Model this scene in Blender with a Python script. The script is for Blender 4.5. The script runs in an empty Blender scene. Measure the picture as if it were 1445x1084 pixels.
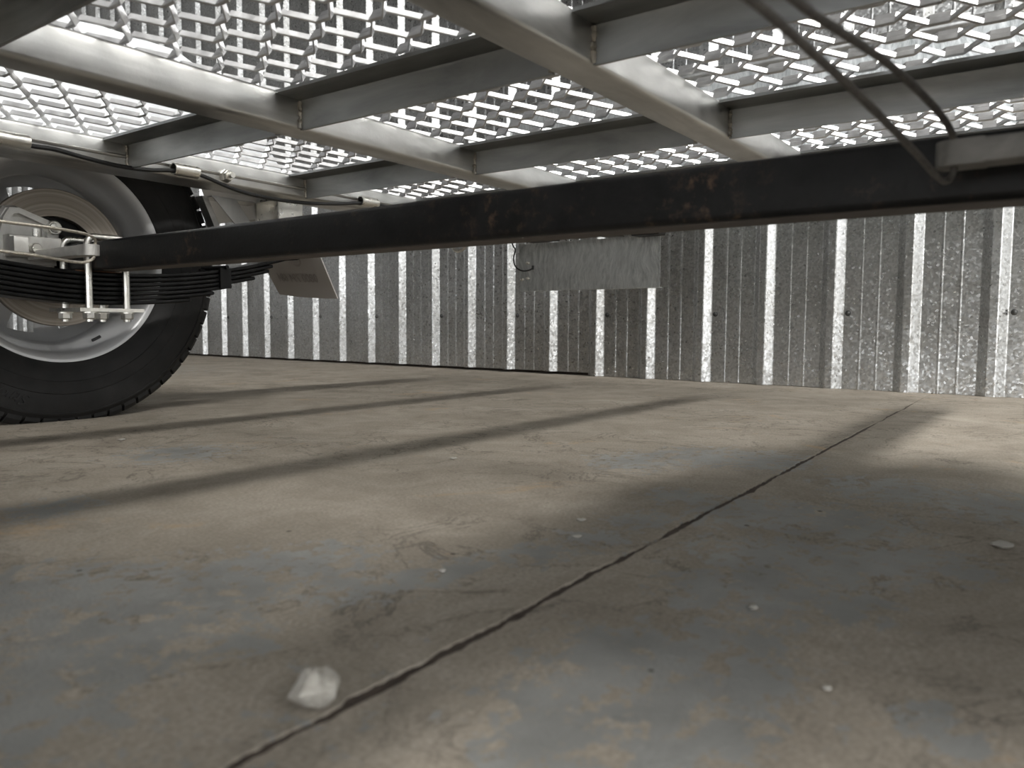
import bpy, math, random
from mathutils import Vector, Matrix
random.seed(7)
S = bpy.context.scene
COL = S.collection
R = math.radians

# ------------------------------------------------------------------ camera
cam_d = bpy.data.cameras.new('camera'); cam = bpy.data.objects.new('camera', cam_d); COL.objects.link(cam)
CAM_H = .18
f_px, pitch, yaw, roll = 1102.57, .0723079, .6316223, .0056473
F_ = Vector((math.cos(yaw)*math.cos(pitch), math.sin(yaw)*math.cos(pitch), -math.sin(pitch)))
R_ = Vector((math.sin(yaw), -math.cos(yaw), 0)); U_ = R_.cross(F_)
R2 = R_*math.cos(roll) + U_*math.sin(roll); U2 = U_*math.cos(roll) - R_*math.sin(roll)
cam.matrix_world = Matrix(((R2.x, U2.x, -F_.x, 0), (R2.y, U2.y, -F_.y, 0), (R2.z, U2.z, -F_.z, CAM_H), (0, 0, 0, 1)))
cam_d.sensor_fit = 'HORIZONTAL'; cam_d.sensor_width = 36; cam_d.lens = f_px*36/1445
cam_d.clip_start = .01; cam_d.clip_end = 200
cam_d.dof.use_dof = True; cam_d.dof.focus_distance = 1.6; cam_d.dof.aperture_fstop = 8.5
S.camera = cam

# ------------------------------------------------------------------ world, exposure
SKY = 3.3
w = bpy.data.worlds.new('overcast_sky'); S.world = w; w.use_nodes = True
bg = w.node_tree.nodes['Background']; bg.inputs[0].default_value = (.97, .985, 1, 1); bg.inputs[1].default_value = SKY
LAMP = 95.0
S.view_settings.view_transform = 'Standard'; S.view_settings.look = 'None'
S.view_settings.exposure = 0.0; S.view_settings.gamma = 1; S.view_settings.use_curve_mapping = False

# ------------------------------------------------------------------ materials
def nt(name):
    m = bpy.data.materials.new(name); m.use_nodes = True
    t = m.node_tree; return m, t, t.nodes['Principled BSDF']
def nd(t, typ, **kw):
    n = t.nodes.new(typ)
    for k, v in kw.items():
        if k.startswith('i_'):
            key = k[2:]
            n.inputs[int(key) if key.isdigit() else key].default_value = v
        else: setattr(n, k, v)
    return n
def ramp(t, src, stops):
    r = t.nodes.new('ShaderNodeValToRGB'); t.links.new(src, r.inputs[0])
    e = r.color_ramp.elements
    while len(e) > 1: e.remove(e[-1])
    e[0].position, e[0].color = stops[0][0], (*stops[0][1], 1)
    for p, c in stops[1:]:
        x = e.new(p); x.color = (*c, 1)
    return r
def g3(v): return (v, v, v)
def geo_pos(t): return t.nodes.new('ShaderNodeNewGeometry').outputs['Position']
def noise(t, scale, detail=4, rough=.55, dist=0, vec=None):
    n = nd(t, 'ShaderNodeTexNoise', i_Scale=scale, i_Detail=detail, i_Roughness=rough, i_Distortion=dist)
    t.links.new(vec if vec is not None else geo_pos(t), n.inputs['Vector']); return n
def bump(t, b, h, strength, dist):
    n = nd(t, 'ShaderNodeBump', i_Strength=strength, i_Distance=dist); t.links.new(h, n.inputs['Height'])
    t.links.new(n.outputs[0], b.inputs['Normal']); return n
def mapping(t, scale=(1, 1, 1), rot=(0, 0, 0), vec=None):
    m = nd(t, 'ShaderNodeMapping'); m.inputs['Scale'].default_value = scale; m.inputs['Rotation'].default_value = rot
    t.links.new(vec if vec is not None else geo_pos(t), m.inputs['Vector']); return m.outputs[0]
def mixc(t, fac, a, b, mode='MIX'):
    m = nd(t, 'ShaderNodeMix', data_type='RGBA', blend_type=mode)
    if hasattr(fac, 'is_linked'): t.links.new(fac, m.inputs[0])
    else: m.inputs[0].default_value = fac
    for s, v in ((6, a), (7, b)):
        if hasattr(v, 'is_linked'): t.links.new(v, m.inputs[s])
        else: m.inputs[s].default_value = (*v, 1)
    return m.outputs[2]

def zinc(name, lo, hi, r0, r1, scale=9, streak=(1, 1, 1), bmp=.12, fine=220, metal=1.0):
    m, t, b = nt(name)
    n = noise(t, scale, 5, .6, .6, mapping(t, streak))
    c = ramp(t, n.outputs[0], [(.3, lo), (.72, hi)])
    t.links.new(c.outputs[0], b.inputs['Base Color']); b.inputs['Metallic'].default_value = metal
    rr = ramp(t, noise(t, scale*2.3, 4).outputs[0], [(.3, g3(r0)), (.7, g3(r1))])
    t.links.new(rr.outputs[0], b.inputs['Roughness'])
    bump(t, b, noise(t, fine, 3, .6).outputs[0], bmp, .002)
    return m
M = {}
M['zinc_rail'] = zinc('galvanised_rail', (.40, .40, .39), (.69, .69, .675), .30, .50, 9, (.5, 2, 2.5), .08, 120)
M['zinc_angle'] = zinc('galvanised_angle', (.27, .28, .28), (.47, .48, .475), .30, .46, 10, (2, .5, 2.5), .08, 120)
M['zinc_mesh'] = zinc('galvanised_mesh', (.60, .60, .61), (.82, .82, .82), .34, .50, 30, (1, 1, 1), .15, 90, .9)
M['zinc_sheet'] = zinc('galvanised_folded_sheet', (.62, .63, .64), (.78, .79, .79), .35, .5, 6, (3, 1, .7), .05, 90)
M['bright_zinc'] = zinc('zinc_plated_steel', (.66, .65, .60), (.84, .82, .77), .24, .38, 25, (1, 1, 1), .03, 120)
M['cast_zinc'] = zinc('galvanised_casting', (.55, .54, .51), (.72, .71, .68), .42, .6, 30, (1, 1, 1), .10, 260, .7)
M['shaded_cast'] = zinc('shade_toned_casting', (.16, .155, .145), (.27, .26, .245), .5, .65, 30, (1, 1, 1), .10, 260, .6)  # cast zinc darkened, the wheel's shade painted into its colour
M['weld'] = zinc('weld_bead', (.35, .33, .30), (.62, .58, .50), .35, .55, 60, (1, 1, 1), .8, 200)
M['wheel_silver'] = zinc('silver_wheel_paint', (.56, .565, .57), (.62, .625, .63), .30, .38, 5, (1, 1, 1), .02, 200, .35)

def mat_wall():
    m, t, b = nt('galvanised_spangle_sheet')
    pos = geo_pos(t)
    dn = noise(t, 130, 2, .5)
    off = nd(t, 'ShaderNodeVectorMath', operation='MULTIPLY_ADD'); t.links.new(dn.outputs['Color'], off.inputs[0])
    off.inputs[1].default_value = (.006, .006, .006); t.links.new(pos, off.inputs[2])
    v = nd(t, 'ShaderNodeTexVoronoi', i_Scale=165.0); t.links.new(off.outputs[0], v.inputs['Vector'])
    c0 = nd(t, 'ShaderNodeSeparateColor'); t.links.new(v.outputs['Color'], c0.inputs[0])
    big = noise(t, 2.2, 4, .6)
    base = ramp(t, c0.outputs[0], [(0, (.52, .525, .52)), (1, (.78, .785, .78))])
    dirt = ramp(t, big.outputs[0], [(.35, (.72, .71, .69)), (.65, (1, 1, 1))])
    t.links.new(mixc(t, 1.0, base.outputs[0], dirt.outputs[0], 'MULTIPLY'), b.inputs['Base Color'])
    b.inputs['Metallic'].default_value = 1.0
    rr = ramp(t, c0.outputs[1], [(0, g3(.26)), (1, g3(.44))]); t.links.new(rr.outputs[0], b.inputs['Roughness'])
    sub = nd(t, 'ShaderNodeVectorMath', operation='SUBTRACT'); t.links.new(v.outputs['Color'], sub.inputs[0]); sub.inputs[1].default_value = (.5, .5, .5)
    ge = t.nodes.new('ShaderNodeNewGeometry')
    ma = nd(t, 'ShaderNodeVectorMath', operation='MULTIPLY_ADD'); t.links.new(sub.outputs[0], ma.inputs[0])
    ma.inputs[1].default_value = (.145, .145, .145); t.links.new(ge.outputs['Normal'], ma.inputs[2])
    no = nd(t, 'ShaderNodeVectorMath', operation='NORMALIZE'); t.links.new(ma.outputs[0], no.inputs[0])
    t.links.new(no.outputs[0], b.inputs['Normal'])
    return m
M['wall'] = mat_wall()

def mat_swirl():
    m, t, b = nt('swirl_brushed_sheet')
    a = noise(t, 6, 2, .5)
    off = nd(t, 'ShaderNodeVectorMath', operation='MULTIPLY_ADD'); t.links.new(a.outputs['Color'], off.inputs[0])
    off.inputs[1].default_value = (.10, .10, .10); t.links.new(geo_pos(t), off.inputs[2])
    n = noise(t, 9, 7, .75, .25, mapping(t, (1, 11, 2.2), (.45, 0, 0), off.outputs[0]))
    n2 = noise(t, 9, 7, .75, .25, mapping(t, (1, 10, 2.0), (-.8, 0, 0), off.outputs[0]))
    sel = ramp(t, noise(t, 8, 3).outputs[0], [(.42, g3(0)), (.58, g3(1))])
    nn = mixc(t, sel.outputs[0], n.outputs[0], n2.outputs[0])
    c = ramp(t, nn, [(.38, (.40, .42, .42)), (.62, (.80, .82, .81))])
    t.links.new(c.outputs[0], b.inputs['Base Color']); b.inputs['Metallic'].default_value = .85
    rr = ramp(t, nn, [(.3, g3(.55)), (.7, g3(.32))]); t.links.new(rr.outputs[0], b.inputs['Roughness'])
    bump(t, b, nn, .2, .003)
    return m
M['swirl'] = mat_swirl()

def plain(name, col, rough, metal=0, bscale=None, bs=.2, col2=None, nscale=20, spec=.5):
    m, t, b = nt(name)
    b.inputs['Roughness'].default_value = rough; b.inputs['Metallic'].default_value = metal
    b.inputs['Specular IOR Level'].default_value = spec
    n = noise(t, nscale, 5, .6)
    c2 = col2 or tuple(x*1.25 for x in col)
    c = ramp(t, n.outputs[0], [(.35, col), (.68, c2)]); t.links.new(c.outputs[0], b.inputs['Base Color'])
    if bscale: bump(t, b, noise(t, bscale, 4).outputs[0], bs, .002)
    return m
M['rubber'] = plain('tyre_rubber', (.012, .012, .012), .60, 0, 150, .12, (.020, .0195, .019), 25, .28)
M['spring'] = plain('black_spring_steel', (.0035, .0035, .0035), .30, 0, 120, .08, (.008, .008, .008), 40, .16)
M['black'] = plain('black_plastic', (.008, .008, .008), .45)
M['dirt'] = plain('dark_dirt', (.040, .029, .022), .95, 0, 200, .6, (.075, .057, .044), 60)
M['flap'] = plain('grey_white_plastic', (.40, .375, .35), .45, 0, None, .1, (.44, .415, .39), 6)
M['print'] = plain('faded_print', (.31, .28, .26), .5)
M['rust'] = plain('rusty_steel', (.045, .022, .012), .8, 0, 90, .5, (.16, .07, .03), 60)
M['brake_iron'] = None
M['cable'] = plain('steel_wire_rope', (.42, .39, .34), .4, .9, 500, .6, (.62, .58, .50), 200)
M['shaded_cable'] = plain('shade_toned_wire_rope', (.10, .092, .085), .55, .6, 500, .6, (.17, .16, .145), 200)  # wire rope darkened, shade on the near cable put into its colour
M['stone'] = plain('pale_aggregate', (.24, .222, .19), .9, 0, 150, .8, (.44, .42, .375), 120)
M['paintflake'] = plain('pale_paint_flake', (.36, .345, .31), .8, 0, 200, .3)
M['concrete_out'] = plain('outdoor_concrete', (.45, .44, .42), .9, 0, 20, .3, (.55, .54, .52), 3)
M['ceil'] = zinc('galvanised_roof_sheet', (.26, .26, .26), (.36, .36, .36), .45, .6, 3, (1, 1, 1), .05, 60)
M['screw'] = plain('screw_head', (.06, .06, .06), .45, .8, None, .1, (.16, .16, .155))

def mat_axle():
    m, t, b = nt('black_axle_paint')
    n = noise(t, 26, 6, .7)
    wear = ramp(t, noise(t, 9, 6, .72, .3).outputs[0], [(.50, g3(0)), (.62, g3(1))])
    sp = ramp(t, noise(t, 75, 4, .7).outputs[0], [(.52, g3(0)), (.66, g3(1))])
    c = ramp(t, n.outputs[0], [(.35, (.0075, .0078, .008)), (.7, (.016, .016, .0165))])
    wm = nd(t, 'ShaderNodeMath', operation='MULTIPLY'); t.links.new(wear.outputs[0], wm.inputs[0]); t.links.new(sp.outputs[0], wm.inputs[1])
    t.links.new(mixc(t, wm.outputs[0], c.outputs[0], (.075, .05, .035)), b.inputs['Base Color'])
    rr = ramp(t, n.outputs[0], [(.3, g3(.34)), (.7, g3(.52))]); t.links.new(rr.outputs[0], b.inputs['Roughness'])
    b.inputs['Specular IOR Level'].default_value = .28
    bump(t, b, noise(t, 180, 3).outputs[0], .15, .002)
    return m
M['axle'] = mat_axle()
M['axle_dust'] = plain('dusty_axle_underside', (.075, .062, .052), .7, 0, 120, .3, (.12, .10, .085), 18)

def mat_disc():
    m, t, b = nt('machined_brake_iron')
    ge = t.nodes.new('ShaderNodeNewGeometry')
    sx = nd(t, 'ShaderNodeVectorMath', operation='SUBTRACT'); t.links.new(ge.outputs['Position'], sx.inputs[0]); sx.inputs[1].default_value = (.688, 0, .305)
    sc = nd(t, 'ShaderNodeVectorMath', operation='MULTIPLY'); t.links.new(sx.outputs[0], sc.inputs[0]); sc.inputs[1].default_value = (1, 0, 1)
    ln = nd(t, 'ShaderNodeVectorMath', operation='LENGTH'); t.links.new(sc.outputs[0], ln.inputs[0])
    cb = nd(t, 'ShaderNodeCombineXYZ'); t.links.new(ln.outputs['Value'], cb.inputs[0])
    n = noise(t, 190, 3, .7, 0, cb.outputs[0])
    c = ramp(t, n.outputs[0], [(.3, (.19, .165, .14)), (.7, (.46, .42, .37))])
    t.links.new(c.outputs[0], b.inputs['Base Color']); b.inputs['Metallic'].default_value = .85; b.inputs['Roughness'].default_value = .48
    bump(t, b, n.outputs[0], .2, .001)
    return m
M['brake_iron'] = mat_disc()

def mat_floor():
    m, t, b = nt('worn_painted_concrete')
    pos = geo_pos(t)
    # blotches of old blue-grey paint left on the dusty brown concrete (x, y, rx, ry)
    blobs = [(0.227, 0.553, 0.071, 0.062), (0.247, 0.483, 0.078, 0.068), (0.303, 0.476, 0.071, 0.062), (0.363, 0.477, 0.057, 0.05), (0.195, 0.428, 0.057, 0.05), (0.258, 0.385, 0.025, 0.022), (0.157, 0.387, 0.036, 0.031), (0.368, 0.391, 0.032, 0.028), (0.405, 0.379, 0.025, 0.022), (0.446, 0.367, 0.022, 0.019), (0.495, 0.349, 0.029, 0.025), (0.57, 0.335, 0.036, 0.031), (0.652, 0.33, 0.036, 0.031), (0.778, 0.344, 0.036, 0.031), (0.953, 0.484, 0.069, 0.06), (1.041, 0.419, 0.078, 0.068), (1.061, 0.345, 0.069, 0.06), (0.755, 0.266, 0.064, 0.056), (0.76, 0.212, 0.064, 0.056), (0.76, 0.167, 0.057, 0.05), (0.608, 0.185, 0.064, 0.056), (0.622, 0.136, 0.049, 0.043), (0.672, 0.1, 0.043, 0.037), (0.665, 0.079, 0.036, 0.031), (0.526, 0.136, 0.043, 0.037), (0.519, 0.191, 0.043, 0.037), (0.956, 0.174, 0.069, 0.06), (0.935, 0.057, 0.078, 0.068), (0.375, 0.189, 0.049, 0.043), (0.417, 0.165, 0.043, 0.037), (0.315, 0.188, 0.043, 0.037), (0.329, 0.146, 0.049, 0.043), (0.271, 0.183, 0.029, 0.025), (0.377, 0.13, 0.036, 0.031), (0.283, 0.148, 0.036, 0.031), (0.401, 0.051, 0.014, 0.012), (0.384, 0.032, 0.014, 0.012), (0.603, 1.026, 0.071, 0.062), (0.336, 0.811, 0.043, 0.037), (-0.3, 0.4, 0.345, 0.3), (1.5, -0.6, 0.345, 0.3), (0.9, -0.5, 0.23, 0.2), (1.2, 3.2, 0.575, 0.5), (-0.9, 1.6, 0.46, 0.4)]
    warp = noise(t, 14, 6, .62)
    wv = nd(t, 'ShaderNodeVectorMath', operation='MULTIPLY_ADD'); t.links.new(warp.outputs['Color'], wv.inputs[0]); wv.inputs[1].default_value = (.07, .07, 0)
    t.links.new(pos, wv.inputs[2])
    sh = nd(t, 'ShaderNodeVectorMath', operation='SUBTRACT'); t.links.new(wv.outputs[0], sh.inputs[0]); sh.inputs[1].default_value = (.035, .035, 0)
    cur = None
    for (x, y, rx, ry) in blobs:
        a = nd(t, 'ShaderNodeVectorMath', operation='SUBTRACT'); t.links.new(sh.outputs[0], a.inputs[0]); a.inputs[1].default_value = (x, y, 0)
        s = nd(t, 'ShaderNodeVectorMath', operation='MULTIPLY'); t.links.new(a.outputs[0], s.inputs[0]); s.inputs[1].default_value = (1/rx, 1/ry, 0)
        l = nd(t, 'ShaderNodeVectorMath', operation='LENGTH'); t.links.new(s.outputs[0], l.inputs[0])
        if cur is None: cur = l.outputs['Value']
        else:
            mn = nd(t, 'ShaderNodeMath', operation='MINIMUM'); t.links.new(cur, mn.inputs[0]); t.links.new(l.outputs['Value'], mn.inputs[1]); cur = mn.outputs[0]
    fl = noise(t, 48, 11, .78)
    flr = ramp(t, fl.outputs[0], [(.38, g3(0)), (.62, g3(1))])
    add = nd(t, 'ShaderNodeMath', operation='MULTIPLY_ADD'); t.links.new(flr.outputs[0], add.inputs[0]); add.inputs[1].default_value = 1.7; t.links.new(cur, add.inputs[2])
    paint = ramp(t, add.outputs[0], [(.0, g3(1)), (.5, g3(1)), (.505, g3(0))])   # scaled below
    dv = nd(t, 'ShaderNodeMath', operation='MULTIPLY'); t.links.new(add.outputs[0], dv.inputs[0]); dv.inputs[1].default_value = .265
    t.links.new(dv.outputs[0], paint.inputs[0])
    e = paint.color_ramp.elements; e[1].position = .494; e[2].position = .503
    hole = ramp(t, noise(t, 42, 8, .70, .3).outputs[0], [(.545, g3(1)), (.56, g3(0))])
    pm = nd(t, 'ShaderNodeMath', operation='MULTIPLY'); t.links.new(paint.outputs[0], pm.inputs[0]); t.links.new(hole.outputs[0], pm.inputs[1])
    # dusty concrete
    lay = noise(t, 7, 10, .74, .5)
    conc = ramp(t, lay.outputs[0], [(.28, (.205, .178, .143)), (.5, (.300, .264, .216)), (.72, (.395, .354, .298))])
    fine = noise(t, 300, 3, .6)
    finer = ramp(t, fine.outputs[0], [(.3, g3(.74)), (.7, g3(1.16))])
    c1 = mixc(t, 1.0, conc.outputs[0], finer.outputs[0], 'MULTIPLY')
    # scaled, peeled layers: faint outlines
    pl = noise(t, 9, 9, .62, .8)
    edge = ramp(t, pl.outputs[0], [(.478, g3(1)), (.490, g3(.45)), (.4935, g3(.72)), (.51, g3(1))])
    ef = ramp(t, noise(t, 2.2, 2).outputs[0], [(.42, g3(0)), (.50, g3(1))])
    c2 = mixc(t, ef.outputs[0], c1, mixc(t, 1.0, c1, edge.outputs[0], 'MULTIPLY'))
    # ochre rust stains
    ochre = ramp(t, noise(t, 4.5, 9, .75, .5).outputs[0], [(.60, g3(0)), (.66, g3(.5))])
    c3 = mixc(t, ochre.outputs[0], c2, (.40, .27, .15))
    pc = ramp(t, noise(t, 14, 6, .6).outputs[0], [(.3, (.185, .184, .174)), (.7, (.275, .275, .262))])
    c4 = mixc(t, pm.outputs[0], c3, pc.outputs[0])
    # dark specks and pits
    vor = nd(t, 'ShaderNodeTexVoronoi', i_Scale=30.0); t.links.new(pos, vor.inputs['Vector'])
    vs = nd(t, 'ShaderNodeSeparateColor'); t.links.new(vor.outputs['Color'], vs.inputs[0])
    gate = nd(t, 'ShaderNodeMath', operation='GREATER_THAN'); t.links.new(vs.outputs[0], gate.inputs[0]); gate.inputs[1].default_value = .90
    dist = nd(t, 'ShaderNodeMath', operation='LESS_THAN'); t.links.new(vor.outputs['Distance'], dist.inputs[0]); dist.inputs[1].default_value = .07
    sp = nd(t, 'ShaderNodeMath', operation='MULTIPLY'); t.links.new(gate.outputs[0], sp.inputs[0]); t.links.new(dist.outputs[0], sp.inputs[1])
    c5 = mixc(t, sp.outputs[0], c4, (.045, .036, .03))
    t.links.new(c5, b.inputs['Base Color'])
    rr = ramp(t, pm.outputs[0], [(0, g3(.82)), (1, g3(.55))]); t.links.new(rr.outputs[0], b.inputs['Roughness'])
    b.inputs['Specular IOR Level'].default_value = .35
    h1 = nd(t, 'ShaderNodeMath', operation='MULTIPLY_ADD'); t.links.new(pm.outputs[0], h1.inputs[0]); h1.inputs[1].default_value = .25; t.links.new(fine.outputs[0], h1.inputs[2])
    h2 = nd(t, 'ShaderNodeMath', operation='MULTIPLY_ADD'); t.links.new(edge.outputs[0], h2.inputs[0]); h2.inputs[1].default_value = .6; t.links.new(h1.outputs[0], h2.inputs[2])
    bump(t, b, h2.outputs[0], .35, .0025)
    return m
M['floor'] = mat_floor()
def emis(name, col, s):
    m, t, b = nt(name)
    b.inputs['Base Color'].default_value = (.9, .9, .9, 1)
    b.inputs['Emission Color'].default_value = (*col, 1); b.inputs['Emission Strength'].default_value = s
    return m
M['tube'] = emis('lit_diffuser', (1, .985, .95), LAMP)

# ------------------------------------------------------------------ mesh helpers
class MB:
    def __init__(s): s.v = []; s.f = []
    def add(s, vs, fs):
        o = len(s.v); s.v += [tuple(v) for v in vs]; s.f += [tuple(i+o for i in f) for f in fs]; return s
    def box(s, x0, x1, y0, y1, z0, z1, bev=0):
        if bev <= 0:
            return s.add([(x0, y0, z0), (x1, y0, z0), (x1, y1, z0), (x0, y1, z0), (x0, y0, z1), (x1, y0, z1), (x1, y1, z1), (x0, y1, z1)],
                         [(0, 3, 2, 1), (4, 5, 6, 7), (0, 1, 5, 4), (1, 2, 6, 5), (2, 3, 7, 6), (3, 0, 4, 7)])
        pr = rrect(y0, y1, z0, z1, bev, 3)
        return s.ext([(None, p, q) for p, q in pr], 'x', x0, x1)
    def ext(s, prof, axis, a, b):
        """extrude a closed 2-D profile; prof entries are 3-tuples with None at the extrusion axis"""
        n = len(prof); i = 'xyz'.index(axis)
        def mk(t): return [tuple(t if k == i else c for k, c in enumerate(p)) for p in prof]
        vs = mk(a) + mk(b)
        fs = [(j, (j+1) % n, n+(j+1) % n, n+j) for j in range(n)] + [tuple(range(n))[::-1], tuple(range(n, 2*n))]
        return s.add(vs, fs)
    def tube(s, path, rad, n=10, caps=True):
        P = [Vector(p) for p in path]; rings = []
        tan = [(P[min(i+1, len(P)-1)]-P[max(i-1, 0)]).normalized() for i in range(len(P))]
        up = Vector((0, 0, 1)) if abs(tan[0].z) < .9 else Vector((1, 0, 0))
        nrm = (up - tan[0]*up.dot(tan[0])).normalized()
        for i, p in enumerate(P):
            nrm = (nrm - tan[i]*nrm.dot(tan[i])).normalized(); bi = tan[i].cross(nrm)
            r = rad[i] if isinstance(rad, (list, tuple)) else rad
            rings.append([p + nrm*math.cos(2*math.pi*k/n)*r + bi*math.sin(2*math.pi*k/n)*r for k in range(n)])
        vs = [v for r_ in rings for v in r_]; fs = []
        for i in range(len(P)-1):
            for k in range(n): fs.append((i*n+k, i*n+(k+1) % n, (i+1)*n+(k+1) % n, (i+1)*n+k))
        if caps: fs += [tuple(range(n))[::-1], tuple(range((len(P)-1)*n, len(P)*n))]
        return s.add(vs, fs)
    def lathe(s, prof, cx, cz, n=64, skip=None, closed=False):
        """revolve (y, r) about the axle line x=cx, z=cz"""
        m = len(prof)
        vs = [(cx+r*math.cos(2*math.pi*k/n), y, cz+r*math.sin(2*math.pi*k/n)) for k in range(n) for y, r in prof]
        fs = []
        for k in range(n):
            for j in range(m if closed else m-1):
                if skip and skip(k, j): continue
                a = k*m+j; b_ = k*m+(j+1) % m; c = ((k+1) % n)*m+(j+1) % m; d = ((k+1) % n)*m+j
                fs.append((a, b_, c, d))
        return s.add(vs, fs)
    def hexnut(s, c, axis, r, h, n=6):
        c = Vector(c); a = Vector(axis).normalized(); u = a.orthogonal().normalized(); v = a.cross(u)
        rings = []
        for t, rr in ((0, r), (h*.82, r), (h, r*.86)):
            rings.append([c+a*t+(u*math.cos(2*math.pi*k/n)+v*math.sin(2*math.pi*k/n))*rr for k in range(n)])
        vs = [p for q in rings for p in q]; fs = []
        for i in range(2):
            for k in range(n): fs.append((i*n+k, i*n+(k+1) % n, (i+1)*n+(k+1) % n, (i+1)*n+k))
        fs += [tuple(range(n))[::-1], tuple(range(2*n, 3*n))]
        return s.add(vs, fs)
    def prism(s, pts, y0, y1, bev=0):
        """x-z outline given thickness along y; bev shrinks the -y face towards its centre"""
        n = len(pts)
        if bev:
            cx = sum(p[0] for p in pts)/n; cz = sum(p[1] for p in pts)/n
            def sh(p): 
                d = Vector((p[0]-cx, p[1]-cz)); l = d.length; d *= (l-bev)/l; return (cx+d.x, cz+d.y)
            a = [(sh(p)[0], y0, sh(p)[1]) for p in pts]; bq = [(p[0], y0+bev, p[1]) for p in pts]; c = [(p[0], y1, p[1]) for p in pts]
            vs = a+bq+c; fs = [tuple(range(n))[::-1], tuple(range(2*n, 3*n))]
            for i in range(2): fs += [(i*n+j, i*n+(j+1) % n, (i+1)*n+(j+1) % n, (i+1)*n+j) for j in range(n)]
            return s.add(vs, fs)
        vs = [(p[0], y0, p[1]) for p in pts]+[(p[0], y1, p[1]) for p in pts]
        return s.add(vs, [tuple(range(n))[::-1], tuple(range(n, 2*n))]+[(j, (j+1) % n, n+(j+1) % n, n+j) for j in range(n)])
    def slab(s, path, y0, y1, th):
        """strip following an x-z path, width along y, thickness th"""
        P = [Vector((p[0], p[1])) for p in path]; n = len(P); nm = []
        for i in range(n):
            d = (P[min(i+1, n-1)]-P[max(i-1, 0)]).normalized(); nm.append(Vector((-d.y, d.x)))
        out = [(P[i]+nm[i]*th/2) for i in range(n)] + [(P[i]-nm[i]*th/2) for i in range(n-1, -1, -1)]
        return s.ext([(p.x, None, p.y) for p in out], 'y', y0, y1)
    def build(s, name, mat, parent=None, smooth=True, ang=35, loc=None):
        me = bpy.data.meshes.new(name); me.from_pydata(s.v, [], s.f); me.update()
        me.materials.append(M[mat] if isinstance(mat, str) else mat)
        import bmesh
        b = bmesh.new(); b.from_mesh(me); bmesh.ops.recalc_face_normals(b, faces=b.faces); b.to_mesh(me); b.free()
        if smooth:
            me.shade_smooth() if hasattr(me, 'shade_smooth') else None
            try: me.set_sharp_from_angle(angle=R(ang))
            except Exception: pass
        o = bpy.data.objects.new(name, me); COL.objects.link(o)
        if parent is not None:
            o.parent = parent
            if parent is TR: o.location = (-TR.location.x, -TR.location.y, -TR.location.z)
        if loc is not None:
            me.transform(Matrix.Translation(-Vector(loc))); o.location = loc
        return o
def rrect(a0, a1, b0, b1, r, n=3):
    out = []
    for cx, cy, st in ((a1-r, b1-r, 0), (a0+r, b1-r, 90), (a0+r, b0+r, 180), (a1-r, b0+r, 270)):
        for k in range(n+1):
            a = R(st+90*k/n); out.append((cx+r*math.cos(a), cy+r*math.sin(a)))
    return out
def tag(o, label=None, cat=None, group=None, kind=None):
    if label: o['label'] = label
    if cat: o['category'] = cat
    if group: o['group'] = group
    if kind: o['kind'] = kind
    return o
def smoothpath(pts, n=8):
    P = [Vector(p) for p in pts]; out = []
    for i in range(len(P)-1):
        p0 = P[max(i-1, 0)]; p1 = P[i]; p2 = P[i+1]; p3 = P[min(i+2, len(P)-1)]
        for k in range(n):
            t = k/n
            out.append(.5*((2*p1)+(p2-p0)*t+(2*p0-5*p1+4*p2-p3)*t*t+(3*p1-p0-3*p2+p3)*t**3))
    out.append(P[-1]); return out

# trailer root
YC = .6775; AX, AZ = .688, .305
TR = bpy.data.objects.new('utility_trailer', None); COL.objects.link(TR); TR.location = (AX, YC, 0); TR.empty_display_size = .1
tag(TR, 'galvanised trailer with expanded mesh deck standing over the camera on black axle', 'trailer')

# ------------------------------------------------------------------ the room
def wallx(y): return 2.47+.0487*y
crack = lambda x: .2695+.0292*x
FX0, FX1, FY0, FY1 = -6.0, 3.1, -4.5, 8.0
fl = bpy.data.objects.new('floor', None); COL.objects.link(fl); tag(fl, 'dusty brown concrete floor with patches of worn blue-grey paint', None, None, 'structure')
xs = []; x = FX0
while x < FX1:
    xs.append(x); x += .05 if x < -.1 else (.006 if x < 1.2 else .02)
xs.append(FX1)
jit = []; a = b_ = 0
for x in xs:
    a = a*.8+random.uniform(-.0011, .0011); b_ = b_*.8+random.uniform(-.0011, .0011)
    wd = .0033 if x < 1.2 else max(.0008, .0033-(x-1.2)*.004)
    if random.random() < .03: a += random.uniform(0, .004)
    if random.random() < .03: b_ -= random.uniform(0, .004)
    jit.append((crack(x)+wd+a, crack(x)-wd+b_))
def slabmesh(side):
    mb = MB(); n = len(xs)
    far = FY1 if side == 0 else FY0
    top = [(xs[i], max(jit[i]) if side == 0 else min(jit[i]), 0) for i in range(n)]
    sg = 1 if side == 0 else -1
    lip = top; edge = [(p[0], p[1], -.004) for p in top]
    fa = [(x, far, 0) for x in xs]; bot = [(p[0], p[1], -.03) for p in top]; fb = [(x, far, -.03) for x in xs]
    rows = [fb, fa, lip, edge, bot]
    vs = [p for r_ in rows for p in r_]; fs = []
    for j in range(len(rows)):
        j2 = (j+1) % len(rows)
        for i in range(n-1): fs.append((j*n+i, j*n+i+1, j2*n+i+1, j2*n+i))
    fs += [tuple(j*n for j in range(len(rows))), tuple(j*n+n-1 for j in range(len(rows)))[::-1]]
    return mb.add(vs, fs)
for sd in (0, 1):
    o = slabmesh(sd).build('concrete_slab', 'floor', fl, False)
d = MB().ext([(None, crack(0)-.06, -.028), (None, crack(0)+.14, -.028), (None, crack(0)+.14, -.026), (None, crack(0)-.06, -.026)], 'x', FX0, FX1)
d2 = MB(); n = len(xs)
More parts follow.
